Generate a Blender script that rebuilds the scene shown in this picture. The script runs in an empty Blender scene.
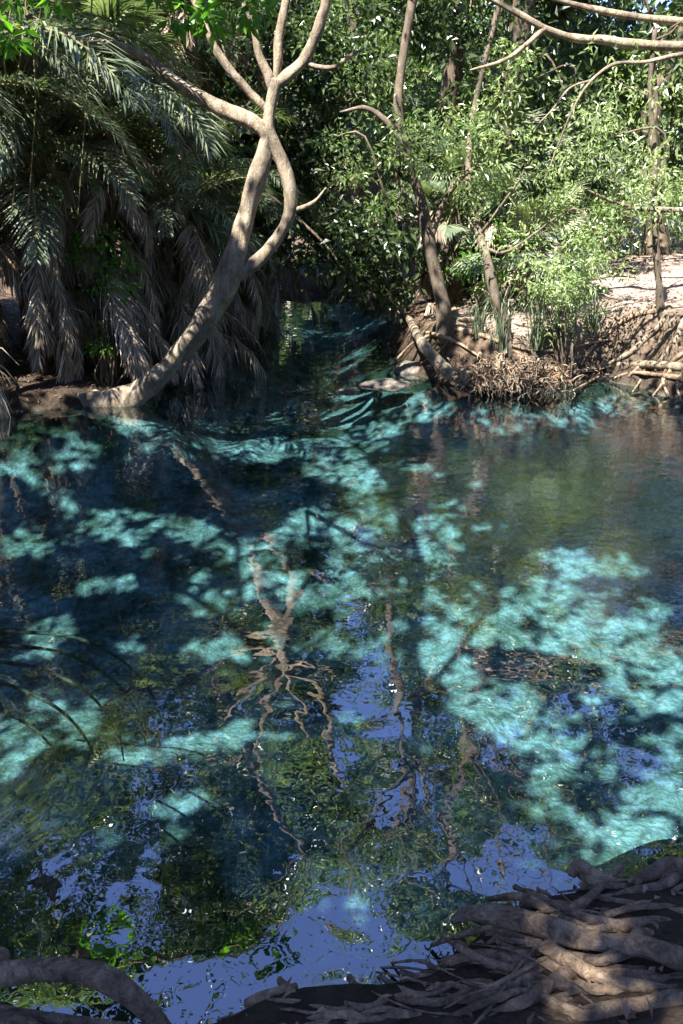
import bpy, math, random
import numpy as np
from math import radians as R, sin, cos, tan, pi
rng = np.random.default_rng(11)
random.seed(5)
S = bpy.context.scene
COL = S.collection

# ------------------------------------------------------------------ camera, sky, sun, exposure
FPX, CX, CY = 887.0, 341.5, 512.0
CAM = np.array([0.0, 0.0, 2.5])
PITCH = R(19.4)
cam = bpy.data.cameras.new('camera')
cam.sensor_fit = 'VERTICAL'; cam.sensor_height = 24.0
cam.lens = 24.0 * FPX / 1024.0
cam.clip_end = 900; cam.clip_start = 0.05
co = bpy.data.objects.new('camera', cam); COL.objects.link(co)
co.location = CAM; co.rotation_euler = (R(90) - PITCH, 0, 0)
S.camera = co

SUN_DIR = np.array([-0.32, -0.47, 0.82]); SUN_DIR /= np.linalg.norm(SUN_DIR)   # towards the sun
sun_el = math.asin(SUN_DIR[2]); sun_az = math.atan2(SUN_DIR[0], SUN_DIR[1])
W = bpy.data.worlds.new('World'); S.world = W; W.use_nodes = True
nt = W.node_tree
sky = nt.nodes.new('ShaderNodeTexSky'); sky.sky_type = 'NISHITA'; sky.sun_disc = False
sky.sun_elevation = sun_el; sky.sun_rotation = sun_az
sky.ozone_density = 7.0; sky.dust_density = 0.6; sky.altitude = 900
bg = nt.nodes['Background']; bg.inputs['Strength'].default_value = 0.10
wb = nt.nodes.new('ShaderNodeMix'); wb.data_type = 'RGBA'; wb.blend_type = 'MULTIPLY'; wb.inputs[0].default_value = 1; wb.inputs[7].default_value = (1.09, 0.94, 1.12, 1)
nt.links.new(sky.outputs[0], wb.inputs[6]); nt.links.new(wb.outputs[2], bg.inputs['Color'])
sl = bpy.data.lights.new('sun', 'SUN'); sl.energy = 5.0; sl.angle = R(0.42); sl.color = (1.0, 0.95, 0.87)
so = bpy.data.objects.new('sun', sl); COL.objects.link(so)
from mathutils import Vector
so.rotation_euler = Vector(SUN_DIR).to_track_quat('Z', 'Y').to_euler()
so.location = (0, 0, 30)
S.view_settings.view_transform = 'Standard'
S.view_settings.look = 'None'
S.view_settings.exposure = 2.3
S.view_settings.gamma = 1.0
S.view_settings.use_curve_mapping = False
cy = S.cycles
cy.max_bounces = 6; cy.diffuse_bounces = 3; cy.glossy_bounces = 3; cy.transmission_bounces = 4
cy.transparent_max_bounces = 8
cy.sample_clamp_indirect = 4.0
cy.caustics_reflective = False; cy.caustics_refractive = False

# ------------------------------------------------------------------ picture <-> world
def ray(px, py):
    u = (px - CX) / FPX; v = (CY - py) / FPX
    return np.array([u, cos(PITCH) + v * sin(PITCH), -sin(PITCH) + v * cos(PITCH)])
def PT(px, py, Y):                       # point seen at px,py standing Y metres away
    d = ray(px, py); return CAM + d * (Y / d[1])
def WZ(px, py, z=0.0):                   # point seen at px,py on the level z
    d = ray(px, py); return CAM + d * ((z - CAM[2]) / d[2])
def proj(P):                             # world -> picture
    q = P - CAM
    f = q[..., 1] * cos(PITCH) - q[..., 2] * sin(PITCH)
    up = q[..., 1] * sin(PITCH) + q[..., 2] * cos(PITCH)
    f_ = np.where(f > 0.05, f, 0.05)
    return CX + FPX * q[..., 0] / f_, CY - FPX * up / f_, f

# cheap smooth value noise, vectorised
_T = rng.random((64, 64, 64))
def vnoise(P, s=1.0):
    Q = np.asarray(P) * s + 1000.37
    i = np.floor(Q).astype(int); f = Q - i; f = f * f * (3 - 2 * f); i &= 63
    r = 0
    for a in (0, 1):
        for b in (0, 1):
            for c in (0, 1):
                w = (f[..., 0] if a else 1 - f[..., 0]) * (f[..., 1] if b else 1 - f[..., 1]) * (f[..., 2] if c else 1 - f[..., 2])
                r = r + w * _T[(i[..., 0] + a) & 63, (i[..., 1] + b) & 63, (i[..., 2] + c) & 63]
    return r
def fbm(P, s=1.0, o=3):
    r = 0; a = 0.5; t = 0
    for k in range(o):
        r = r + a * vnoise(P, s * 2 ** k); t += a; a *= 0.5
    return r / t

# ------------------------------------------------------------------ mesh helpers
class MB:
    def __init__(s): s.v = []; s.f = []; s.n = 0
    def add(s, v, f):
        v = np.asarray(v, float).reshape(-1, 3); f = np.asarray(f, int)
        s.v.append(v); s.f.append(f + s.n); s.n += len(v)
    def mesh(s, name, mat, smooth=True):
        me = bpy.data.meshes.new(name)
        V = np.concatenate(s.v).astype(np.float32)
        F = [f for f in s.f if len(f)]
        me.vertices.add(len(V)); me.vertices.foreach_set('co', V.ravel())
        idx = np.concatenate([f.ravel() for f in F]).astype(np.int32)
        cnt = np.concatenate([np.full(len(f), f.shape[1]) for f in F])
        st = np.concatenate([[0], np.cumsum(cnt)[:-1]]).astype(np.int32)
        me.loops.add(len(idx)); me.loops.foreach_set('vertex_index', idx)
        me.polygons.add(len(st)); me.polygons.foreach_set('loop_start', st)
        me.polygons.foreach_set('use_smooth', np.full(len(st), smooth))
        me.materials.append(mat); me.update(calc_edges=True)
        return me
    def obj(s, name, mat, parent=None, smooth=True):
        return link(name, s.mesh(name, mat, smooth), parent)
def link(name, me, parent=None):
    o = bpy.data.objects.new(name, me); COL.objects.link(o)
    if parent is not None:
        o.parent = parent
        if me is not None and parent.type == 'EMPTY':
            o.matrix_parent_inverse = parent.matrix_basis.inverted()
    return o
def tag(o, label=None, cat=None, group=None, kind=None):
    if label: o['label'] = label
    if cat: o['category'] = cat
    if group: o['group'] = group
    if kind: o['kind'] = kind
    return o
def thing(name, loc, label, cat, group=None):
    o = bpy.data.objects.new(name, None); COL.objects.link(o)
    o.location = [float(a) for a in loc]; o.empty_display_size = 0.2
    o.matrix_basis = __import__('mathutils').Matrix.Translation([float(a) for a in loc])
    return tag(o, label, cat, group)

def spline(pts, n=6):
    P = np.array(pts, float)
    Q = np.vstack([2 * P[0] - P[1], P, 2 * P[-1] - P[-2]])
    out = []
    for i in range(1, len(Q) - 2):
        for k in range(n):
            t = k / n
            out.append(0.5 * ((2 * Q[i]) + (-Q[i - 1] + Q[i + 1]) * t + (2 * Q[i - 1] - 5 * Q[i] + 4 * Q[i + 1] - Q[i + 2]) * t * t
                              + (-Q[i - 1] + 3 * Q[i] - 3 * Q[i + 1] + Q[i + 2]) * t ** 3))
    out.append(Q[-2]); return np.array(out)
def tube(mb, pts, r, sides=10, n=6, rough=0.12, flat=1.0, seed=0.0, interp=True, lobes=0.0):
    """a limb or root: pts (3-D, with radii r) -> a closed, lumpy tapered tube"""
    P = np.array(pts, float); r = np.array(r, float) * np.ones(len(P))
    C = spline(np.c_[P, r], n) if interp and len(P) > 2 else np.c_[P, r]
    P, r = C[:, :3], np.maximum(C[:, 3], 0.0008)
    T = np.gradient(P, axis=0); T /= np.linalg.norm(T, axis=1)[:, None] + 1e-9
    N = np.zeros_like(P); a = np.array([0, 0, 1.0]) if abs(T[0, 2]) < 0.9 else np.array([1.0, 0, 0])
    N[0] = a - T[0] * a.dot(T[0]); N[0] /= np.linalg.norm(N[0])
    for i in range(1, len(P)):
        N[i] = N[i - 1] - T[i] * N[i - 1].dot(T[i]); N[i] /= np.linalg.norm(N[i]) + 1e-9
    B = np.cross(T, N)
    th = np.linspace(0, 2 * pi, sides, endpoint=False)
    ring = np.cos(th)[None, :, None] * N[:, None] + np.sin(th)[None, :, None] * B[:, None] * flat
    V = P[:, None] + ring * r[:, None, None]
    if rough:
        k = 0.35 / max(float(r.mean()), 0.004)
        nz = fbm(V + seed, k, 2)[..., None] - 0.5
        nz2 = vnoise(P[:, None] * 1.0 + ring * r.mean() * 0.6 + seed, k * 0.35)[..., None] - 0.5
        V = V + ring * r[:, None, None] * (nz * rough * 3.2 + nz2 * rough * 2.5)
    if lobes:
        ss = np.arange(len(P))[:, None]
        lb = np.cos(2 * th[None] + ss * .13 + seed) * .6 + np.cos(3 * th[None] - ss * .09 + seed * 2.3) * .5 + np.cos(5 * th[None] + ss * .05 + seed) * .3
        V = V + ring * r[:, None, None] * (lb * lobes)[..., None]
    m = len(P); V = V.reshape(-1, 3)
    i = np.arange(m - 1)[:, None] * sides; j = np.arange(sides)[None]; j2 = (j + 1) % sides
    F = np.stack([i + j, i + j2, i + sides + j2, i + sides + j], -1).reshape(-1, 4)
    nv = len(V)
    V = np.vstack([V, P[0] - T[0] * r[0] * 0.4, P[-1] + T[-1] * r[-1] * 0.6])
    c0 = np.stack([np.arange(sides), np.full(sides, nv), np.roll(np.arange(sides), -1)], -1)
    b = (m - 1) * sides
    c1 = np.stack([b + np.roll(np.arange(sides), -1), np.full(sides, nv + 1), b + np.arange(sides)], -1)
    base = mb.n
    mb.add(V, F); mb.f.append(c0 + base); mb.f.append(c1 + base)

def unit(a): return a / (np.linalg.norm(a, axis=-1, keepdims=True) + 1e-9)
def leaves(mb, P, D, U, L, Wd, fold=0.25, droop=0.12):
    """leaf blades: base P, direction D, up U; each a folded diamond of four points"""
    D = unit(D); Sx = unit(np.cross(D, U)); U = np.cross(Sx, D)
    L = np.asarray(L)[:, None] * np.ones((len(P), 1)); Wd = np.asarray(Wd)[:, None] * np.ones((len(P), 1))
    m = P + D * L * 0.42
    a = m + Sx * Wd / 2 + U * Wd * fold; b = m - Sx * Wd / 2 + U * Wd * fold
    t = P + D * L - U * L * droop
    V = np.stack([P, a, t, b], 1).reshape(-1, 3)
    F = np.arange(len(P) * 4).reshape(-1, 4)
    mb.add(V, F)

# ------------------------------------------------------------------ materials
def mat(name):
    m = bpy.data.materials.new(name); m.use_nodes = True
    t = m.node_tree; p = t.nodes['Principled BSDF']; return m, t, p, t.nodes, t.links
def ramp(N, stops, interp='LINEAR'):
    r = N.new('ShaderNodeValToRGB'); e = r.color_ramp.elements; r.color_ramp.interpolation = interp
    while len(e) < len(stops): e.new(0.5)
    for i, (p, c) in enumerate(stops):
        e[i].position = p; e[i].color = (*c, 1) if len(c) == 3 else c
    return r
def noise(N, L, scale, detail=4, rough=0.55, vec=None, dist=0.0):
    n = N.new('ShaderNodeTexNoise'); n.inputs['Scale'].default_value = scale; n.inputs['Detail'].default_value = detail
    n.inputs['Roughness'].default_value = rough; n.inputs['Distortion'].default_value = dist
    if vec is not None: L.new(vec, n.inputs['Vector'])
    return n
def leaf_mat(name, stops, trans, rough=0.42, tr=0.35, spec=0.5):
    m, t, p, N, L = mat(name)
    g = N.new('ShaderNodeNewGeometry'); r = ramp(N, stops)
    L.new(g.outputs['Random Per Island'], r.inputs['Fac'])
    L.new(r.outputs['Color'], p.inputs['Base Color'])
    p.inputs['Roughness'].default_value = rough; p.inputs['Specular IOR Level'].default_value = spec
    tb = N.new('ShaderNodeBsdfTranslucent')
    mx = N.new('ShaderNodeMix'); mx.data_type = 'RGBA'; mx.blend_type = 'MULTIPLY'; mx.inputs[0].default_value = 1
    L.new(r.outputs['Color'], mx.inputs[6]); mx.inputs[7].default_value = (*trans, 1)
    L.new(mx.outputs[2], tb.inputs['Color'])
    ms = N.new('ShaderNodeMixShader'); ms.inputs[0].default_value = tr
    L.new(p.outputs[0], ms.inputs[1]); L.new(tb.outputs[0], ms.inputs[2])
    L.new(ms.outputs[0], N['Material Output'].inputs['Surface'])
    return m
M = {}
M['leaf'] = leaf_mat('broad_leaf', [(0, (0.055, 0.09, 0.035)), (0.5, (0.10, 0.16, 0.05)), (0.85, (0.16, 0.22, 0.08)), (1, (0.22, 0.21, 0.11))], (2.0, 2.3, 1.1), rough=0.3, spec=0.9)
M['leaf_light'] = leaf_mat('light_leaf', [(0, (0.14, 0.19, 0.10)), (0.6, (0.25, 0.33, 0.14)), (1, (0.40, 0.45, 0.25))], (1.6, 1.8, 0.9), rough=0.28, tr=0.4, spec=0.8)
M['leaf_fresh'] = leaf_mat('fresh_leaf', [(0, (0.06, 0.15, 0.02)), (1, (0.12, 0.24, 0.035))], (1.8, 2.2, 0.8), rough=0.35, tr=0.5)
M['leaf_high'] = leaf_mat('canopy_leaf', [(0, (0.025, 0.045, 0.016)), (1, (0.065, 0.095, 0.035))], (1.4, 1.7, 0.6), tr=0.25, rough=0.36)
M['palm'] = leaf_mat('palm_leaflet', [(0, (0.08, 0.11, 0.065)), (0.6, (0.17, 0.205, 0.13)), (0.93, (0.25, 0.28, 0.19)), (1, (0.36, 0.32, 0.22))], (1.2, 1.5, 0.6), rough=0.36, tr=0.25, spec=0.6)
M['dead'] = leaf_mat('dead_leaflet', [(0, (0.13, 0.095, 0.065)), (0.5, (0.28, 0.22, 0.16)), (1, (0.58, 0.49, 0.38))], (1.0, 0.9, 0.7), rough=0.6, tr=0.15, spec=0.3)
M['litter'] = leaf_mat('leaf_litter', [(0, (0.10, 0.06, 0.035)), (0.5, (0.20, 0.13, 0.08)), (1, (0.34, 0.26, 0.18))], (1.0, 0.9, 0.7), rough=0.7, tr=0.1, spec=0.3)
def bark_mat(name, c0, c1, c2, scale=9, bump=0.5, moss=0.0, stretch=(1, 1, 0.35)):
    m, t, p, N, L = mat(name)
    tc = N.new('ShaderNodeTexCoord'); mp = N.new('ShaderNodeMapping'); mp.inputs['Scale'].default_value = stretch
    L.new(tc.outputs['Object'], mp.inputs['Vector'])
    n1 = noise(N, L, scale, 6, 0.65, mp.outputs[0], 0.6); n2 = noise(N, L, scale * 0.22, 4, 0.6, tc.outputs['Object'])
    r1 = ramp(N, [(0.25, c0), (0.5, c1), (0.75, c2)]); L.new(n1.outputs['Fac'], r1.inputs['Fac'])
    r2 = ramp(N, [(0.35, (0.5, 0.5, 0.5)), (0.65, (1.15, 1.1, 1.05))]); L.new(n2.outputs['Fac'], r2.inputs['Fac'])
    mx = N.new('ShaderNodeMix'); mx.data_type = 'RGBA'; mx.blend_type = 'MULTIPLY'; mx.inputs[0].default_value = 1
    L.new(r1.outputs[0], mx.inputs[6]); L.new(r2.outputs[0], mx.inputs[7])
    out = mx.outputs[2]
    if moss:
        n3 = noise(N, L, scale * 0.4, 5, 0.7, tc.outputs['Object']); r3 = ramp(N, [(0.55, (0, 0, 0)), (0.68, (moss, moss, moss))])
        L.new(n3.outputs['Fac'], r3.inputs['Fac'])
        m2 = N.new('ShaderNodeMix'); m2.data_type = 'RGBA'; L.new(r3.outputs[0], m2.inputs[0]); L.new(out, m2.inputs[6])
        m2.inputs[7].default_value = (0.06, 0.075, 0.03, 1); out = m2.outputs[2]
    nf = noise(N, L, scale * 5, 4, 0.75, tc.outputs['Object']); rf = ramp(N, [(0.38, (0.62, 0.60, 0.58)), (0.55, (1.06, 1.06, 1.06))]); L.new(nf.outputs['Fac'], rf.inputs['Fac'])
    mf = N.new('ShaderNodeMix'); mf.data_type = 'RGBA'; mf.blend_type = 'MULTIPLY'; mf.inputs[0].default_value = 0.8; L.new(out, mf.inputs[6]); L.new(rf.outputs[0], mf.inputs[7]); out = mf.outputs[2]
    L.new(out, p.inputs['Base Color']); p.inputs['Roughness'].default_value = 0.82
    p.inputs['Specular IOR Level'].default_value = 0.3
    b = N.new('ShaderNodeBump'); b.inputs['Strength'].default_value = bump; b.inputs['Distance'].default_value = 0.03
    hb = N.new('ShaderNodeMath'); hb.operation = 'MULTIPLY_ADD'; hb.inputs[1].default_value = 0.35; L.new(nf.outputs['Fac'], hb.inputs[0]); L.new(n1.outputs['Fac'], hb.inputs[2])
    L.new(hb.outputs[0], b.inputs['Height']); L.new(b.outputs[0], p.inputs['Normal'])
    return m
M['bark_pale'] = bark_mat('pale_fig_bark', (0.09, 0.068, 0.045), (0.28, 0.232, 0.17), (0.47, 0.42, 0.33), 10, 1.0)
M['bark'] = bark_mat('brown_bark', (0.07, 0.055, 0.04), (0.15, 0.12, 0.09), (0.25, 0.21, 0.16), 10, 0.6, 0.4)
M['root'] = bark_mat('weathered_root_bark', (0.08, 0.055, 0.038), (0.36, 0.265, 0.18), (0.62, 0.48, 0.335), 26, 1.0, 0.25, (1, 1, 1))
M['palmbark'] = bark_mat('fibrous_palm_bark', (0.04, 0.03, 0.02), (0.10, 0.075, 0.05), (0.2, 0.16, 0.11), 18, 0.9)
M['rachis'] = bark_mat('green_frond_stem', (0.12, 0.14, 0.05), (0.2, 0.2, 0.08), (0.3, 0.28, 0.14), 20, 0.2)
M['rock'] = bark_mat('wet_limestone', (0.05, 0.047, 0.04), (0.13, 0.115, 0.10), (0.24, 0.22, 0.19), 14, 0.8, 0.5, (1, 1, 1))

# ground: pale dusty soil above the waterline, wet bank with undercut shade painted in, pale sand and pebbles with algae under water
def ground_mat():
    m, t, p, N, L = mat('ground_and_spring_bed')
    g = N.new('ShaderNodeNewGeometry'); sx = N.new('ShaderNodeSeparateXYZ'); L.new(g.outputs['Position'], sx.inputs[0])
    pos = g.outputs['Position']
    def mix(f, a, b, bt='MIX'):
        x = N.new('ShaderNodeMix'); x.data_type = 'RGBA'; x.blend_type = bt
        for k, s in ((0, f), (6, a), (7, b)):
            if hasattr(s, 'is_linked'): L.new(s, x.inputs[k])
            else: x.inputs[k].default_value = s
        return x.outputs[2]
    # soil
    n1 = noise(N, L, 2.2, 8, 0.7, pos); soil = ramp(N, [(0.3, (0.20, 0.145, 0.115)), (0.52, (0.36, 0.28, 0.23)), (0.72, (0.50, 0.42, 0.36))]); L.new(n1.outputs[0], soil.inputs[0])
    n1b = noise(N, L, 40, 3, 0.7, pos); sp = ramp(N, [(0.35, (0.6, 0.6, 0.6)), (0.6, (1.05, 1.05, 1.05))]); L.new(n1b.outputs[0], sp.inputs[0])
    soilc = mix(1.0, soil.outputs[0], sp.outputs[0], 'MULTIPLY')
    # humus: dark forest floor away from the trodden path (left, near bank); also undercut shade painted on the bank face
    hm = N.new('ShaderNodeAttribute'); hm.attribute_name = 'humus_shade'
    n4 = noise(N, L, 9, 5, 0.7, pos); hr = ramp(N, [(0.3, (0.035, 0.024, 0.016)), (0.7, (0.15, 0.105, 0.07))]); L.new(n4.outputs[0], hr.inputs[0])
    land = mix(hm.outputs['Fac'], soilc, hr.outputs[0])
    # bed
    vo = N.new('ShaderNodeTexVoronoi'); vo.inputs['Scale'].default_value = 13; vo.feature = 'F1'
    nd = noise(N, L, 6, 3, 0.6, pos); 
    va = N.new('ShaderNodeVectorMath'); va.operation = 'MULTIPLY_ADD'; L.new(nd.outputs['Color'], va.inputs[0]); va.inputs[1].default_value = (.25, .25, .25); L.new(pos, va.inputs[2])
    L.new(va.outputs[0], vo.inputs['Vector'])
    peb = ramp(N, [(0.0, (1.0, 1.0, 1.0)), (0.4, (0.80, 0.80, 0.80)), (0.9, (0.35, 0.37, 0.35))]); L.new(vo.outputs['Distance'], peb.inputs[0])
    n2 = noise(N, L, 1.9, 9, 0.72, pos); sand = ramp(N, [(0.34, (0.16, 0.18, 0.12)), (0.46, (0.50, 0.50, 0.42)), (0.60, (0.92, 0.91, 0.86))]); L.new(n2.outputs[0], sand.inputs[0])
    bed = mix(1.0, sand.outputs[0], peb.outputs[0], 'MULTIPLY')
    al = N.new('ShaderNodeAttribute'); al.attribute_name = 'algae_shade'
    n3 = noise(N, L, 1.5, 7, 0.68, pos)
    ad = N.new('ShaderNodeMath'); ad.operation = 'ADD'; L.new(n3.outputs[0], ad.inputs[0]); L.new(al.outputs['Fac'], ad.inputs[1])
    am = ramp(N, [(0.56, (0, 0, 0)), (0.74, (1, 1, 1))]); L.new(ad.outputs[0], am.inputs[0])
    n5 = noise(N, L, 14, 5, 0.7, pos); ac = ramp(N, [(0.3, (0.022, 0.028, 0.012)), (0.6, (0.10, 0.095, 0.05)), (0.8, (0.2, 0.18, 0.11))]); L.new(n5.outputs[0], ac.inputs[0])
    bed = mix(am.outputs[0], bed, ac.outputs[0])
    zr = N.new('ShaderNodeMapRange'); zr.inputs[1].default_value = -0.12; zr.inputs[2].default_value = 0.05; L.new(sx.outputs['Z'], zr.inputs[0])
    wet = N.new('ShaderNodeMapRange'); wet.inputs[1].default_value = 0.03; wet.inputs[2].default_value = 0.60; wet.inputs[3].default_value = 0.22; wet.inputs[4].default_value = 1.0; L.new(sx.outputs['Z'], wet.inputs[0])  # wet at the waterline, carried higher as painted undercut shade
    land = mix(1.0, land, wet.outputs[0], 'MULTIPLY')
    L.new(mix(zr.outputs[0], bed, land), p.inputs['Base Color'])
    p.inputs['Roughness'].default_value = 0.9; p.inputs['Specular IOR Level'].default_value = 0.2
    b = N.new('ShaderNodeBump'); b.inputs['Strength'].default_value = 0.7; b.inputs['Distance'].default_value = 0.04
    hs = N.new('ShaderNodeMath'); hs.operation = 'SUBTRACT'; L.new(n4.outputs[0], hs.inputs[0]); L.new(vo.outputs['Distance'], hs.inputs[1])
    L.new(hs.outputs[0], b.inputs['Height']); L.new(b.outputs[0], p.inputs['Normal'])
    return m
M['ground'] = ground_mat()

# water: clear, blue-green tinted, mirror-like by Fresnel, gentle ripples on its surface
def water_mat():
    m, t, p, N, L = mat('spring_water'); N.remove(p)
    tr = N.new('ShaderNodeBsdfTransparent'); tr.inputs['Color'].default_value = (0.36, 0.585, 0.64, 1)
    gl = N.new('ShaderNodeBsdfGlossy'); gl.inputs['Roughness'].default_value = 0.0; gl.inputs['Color'].default_value = (1, 1, 1, 1)
    fr = N.new('ShaderNodeFresnel'); fr.inputs['IOR'].default_value = 1.36
    g = N.new('ShaderNodeNewGeometry'); pos = g.outputs['Position']
    n1 = noise(N, L, 1.6, 2, 0.5, pos, 0.3); n2 = noise(N, L, 7, 2, 0.5, pos); n3 = noise(N, L, 26, 2, 0.5, pos)
    patch = noise(N, L, 0.35, 2, 0.5, pos)
    # breeze on the right-hand far part: finer ripples
    pr = N.new('ShaderNodeVectorMath'); pr.operation = 'DISTANCE'; L.new(pos, pr.inputs[0]); pr.inputs[1].default_value = (3.8, 8.0, 0)
    br = N.new('ShaderNodeMapRange'); br.inputs[1].default_value = 0.8; br.inputs[2].default_value = 4.5; br.inputs[3].default_value = 1.0; br.inputs[4].default_value = 0.0; L.new(pr.outputs['Value'], br.inputs[0])
    # rings spreading from the left bank
    wv = N.new('ShaderNodeTexWave'); wv.wave_type = 'RINGS'; wv.rings_direction = 'SPHERICAL'; wv.inputs['Scale'].default_value = 2.6; wv.inputs['Distortion'].default_value = 1.5
    mp = N.new('ShaderNodeVectorMath'); mp.operation = 'SUBTRACT'; L.new(pos, mp.inputs[0]); mp.inputs[1].default_value = (-2.35, 3.6, 0); L.new(mp.outputs[0], wv.inputs['Vector'])
    wr = N.new('ShaderNodeVectorMath'); wr.operation = 'LENGTH'; L.new(mp.outputs[0], wr.inputs[0])
    wf = N.new('ShaderNodeMapRange'); wf.inputs[1].default_value = 0.2; wf.inputs[2].default_value = 1.5; wf.inputs[3].default_value = 1.0; wf.inputs[4].default_value = 0.0; L.new(wr.outputs['Value'], wf.inputs[0])
    def mul(a, b):
        x = N.new('ShaderNodeMath'); x.operation = 'MULTIPLY'
        for k, s in enumerate((a, b)):
            if hasattr(s, 'is_linked'): L.new(s, x.inputs[k])
            else: x.inputs[k].default_value = s
        return x.outputs[0]
    def add(a, b):
        x = N.new('ShaderNodeMath'); L.new(a, x.inputs[0]); L.new(b, x.inputs[1]); return x.outputs[0]
    h = add(add(mul(n1.outputs[0], 0.010), mul(n2.outputs[0], 0.0009)), mul(mul(n3.outputs[0], br.outputs[0]), 0.0018))
    h = add(h, mul(mul(wv.outputs['Fac'], wf.outputs[0]), 0.0022))
    h = add(h, mul(mul(n2.outputs[0], br.outputs[0]), 0.004))
    b = N.new('ShaderNodeBump'); b.inputs['Strength'].default_value = 1.0; b.inputs['Distance'].default_value = 1.0; L.new(h, b.inputs['Height'])
    L.new(b.outputs[0], gl.inputs['Normal']); L.new(b.outputs[0], fr.inputs['Normal'])
    fm = N.new('ShaderNodeMapRange'); fm.inputs[1].default_value = 0.02; fm.inputs[2].default_value = 0.7; fm.inputs[3].default_value = 0.23; fm.inputs[4].default_value = 0.66; L.new(fr.outputs[0], fm.inputs[0])
    mx = N.new('ShaderNodeMixShader'); L.new(fm.outputs[0], mx.inputs[0]); L.new(tr.outputs[0], mx.inputs[1]); L.new(gl.outputs[0], mx.inputs[2])
    L.new(mx.outputs[0], N['Material Output'].inputs['Surface'])
    return m
M['water'] = water_mat()

# ------------------------------------------------------------------ terrain
def w2(px, py): q = WZ(px, py); return (q[0], q[1])
SHORE = [w2(0, 414), w2(72, 410), w2(120, 400), w2(150, 380), w2(190, 362), w2(235, 345), w2(258, 331), (-2.6, 22), (-1.5, 25), (0.6, 25.0), (1.5, 21.5), w2(392, 327),
         w2(388, 345), w2(398, 366), w2(440, 384), w2(480, 392), w2(525, 391), w2(560, 386), w2(600, 380), w2(640, 386), w2(683, 402),
         (5.6, 11.4), (7.2, 9.5), (7.0, 6.5), (5.0, 4.6), (2.6, 3.35), w2(683, 862), w2(640, 868), w2(580, 885), w2(480, 925), w2(447, 975), w2(380, 992), w2(250, 1012),
         (-0.9, 1.95), (-2.4, 1.9), (-4.5, 2.6), (-6.8, 5.0), (-7.2, 9.0), (-6.0, 11.3)]
SH = np.array(SHORE)
def shore_dist(X, Y):
    """metres to the shoreline, positive over the water"""
    X = np.asarray(X, float); Y = np.asarray(Y, float)
    d = np.full(X.shape, 1e9); ins = np.zeros(X.shape, bool)
    for i in range(len(SH)):
        a = SH[i]; b = SH[(i + 1) % len(SH)]; e = b - a
        t = np.clip(((X - a[0]) * e[0] + (Y - a[1]) * e[1]) / (e @ e), 0, 1)
        d = np.minimum(d, np.hypot(X - a[0] - t * e[0], Y - a[1] - t * e[1]))
        c = ((a[1] > Y) != (b[1] > Y))
        xx = a[0] + (Y - a[1]) * e[0] / (e[1] if abs(e[1]) > 1e-9 else 1e-9)
        ins ^= (c & (X < xx))
    return np.where(ins, d, -d)
def sm(a, b, x): t = np.clip((x - a) / (b - a), 0, 1); return t * t * (3 - 2 * t)
def gh(X, Y, detail=True):
    X = np.asarray(X, float); Y = np.asarray(Y, float)
    d = shore_dist(X, Y)
    P = np.stack([X, Y, X * 0], -1)
    d = d + (fbm(P, 1.3, 2) - 0.5) * 0.35
    depth = 1.5 - 0.95 * sm(6.5, 12.0, Y)
    inside = -depth * sm(0, 1.5, d) - 0.1 * sm(-0.1, 0.3, d)
    # right bank: a cut face then a trodden slope
    o = -d
    wr = sm(0.3, 1.5, X) * sm(9.5, 11.0, Y)
    right = (0.70 + 0.34 * sm(2.9, 4.6, X)) * sm(0.0, 0.42, o) + np.clip(o - 0.3, 0, 12) * 0.085
    near = 0.12 * sm(0, 0.1, o) + np.clip(o, 0, 3) * 0.30
    left = 0.15 * sm(0, 0.3, o) + np.clip(o, 0, 8) * 0.10
    wn = 1 - sm(3.5, 5.0, Y)
    out = left * (1 - wr) + right * wr
    out = out * (1 - wn) + near * wn
    z = np.where(d > 0, inside, out)
    if detail:
        far = np.clip(1 - (np.hypot(X, Y - 8) - 14) / 20, 0.3, 1)
        z = z + (fbm(P, 2.3, 3) - 0.5) * 0.16 * far + (fbm(P, 0.5, 2) - 0.5) * 0.25 * sm(0.4, 2.0, np.abs(d))
    return z
def gz(x, y): return float(gh(np.array([x]), np.array([y]))[0])
def axis(lo, hi, step, far, n):
    s = np.geomspace(step, far, n)
    return np.concatenate([lo - np.cumsum(s)[::-1], np.arange(lo, hi, step), hi + np.cumsum(s)])
xs = axis(-9, 9, 0.08, 40, 32); ys = axis(0.2, 26, 0.09, 40, 32)
GX, GY = np.meshgrid(xs, ys); GZ = gh(GX, GY)
mb = MB(); nx, ny = len(xs), len(ys)
ii = np.arange(ny - 1)[:, None] * nx; jj = np.arange(nx - 1)[None]
mb.add(np.stack([GX, GY, GZ], -1), np.stack([ii + jj, ii + jj + 1, ii + nx + jj + 1, ii + nx + jj], -1).reshape(-1, 4))
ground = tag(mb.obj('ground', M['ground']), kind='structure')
dd = shore_dist(GX, GY)
hum_shade = np.clip(1 - sm(1.0, 2.6, GX + 0 * GY) * sm(10.3, 11.5, GY) + 0.0, 0, 1)
hum_shade = np.clip(hum_shade + 0.5 * (fbm(np.stack([GX, GY, GX * 0 + 5], -1), 0.8, 3) - 0.42), 0, 1)
hum_shade = np.clip(hum_shade + .75 * sm(-.1, .05, -dd) * (1 - sm(.30, .55, -dd)), 0, 1)  # dark band on the bank face: damp soil plus painted undercut shade
a = ground.data.attributes.new('humus_shade', 'FLOAT', 'POINT'); a.data.foreach_set('value', hum_shade.ravel().astype(np.float32))
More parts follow.
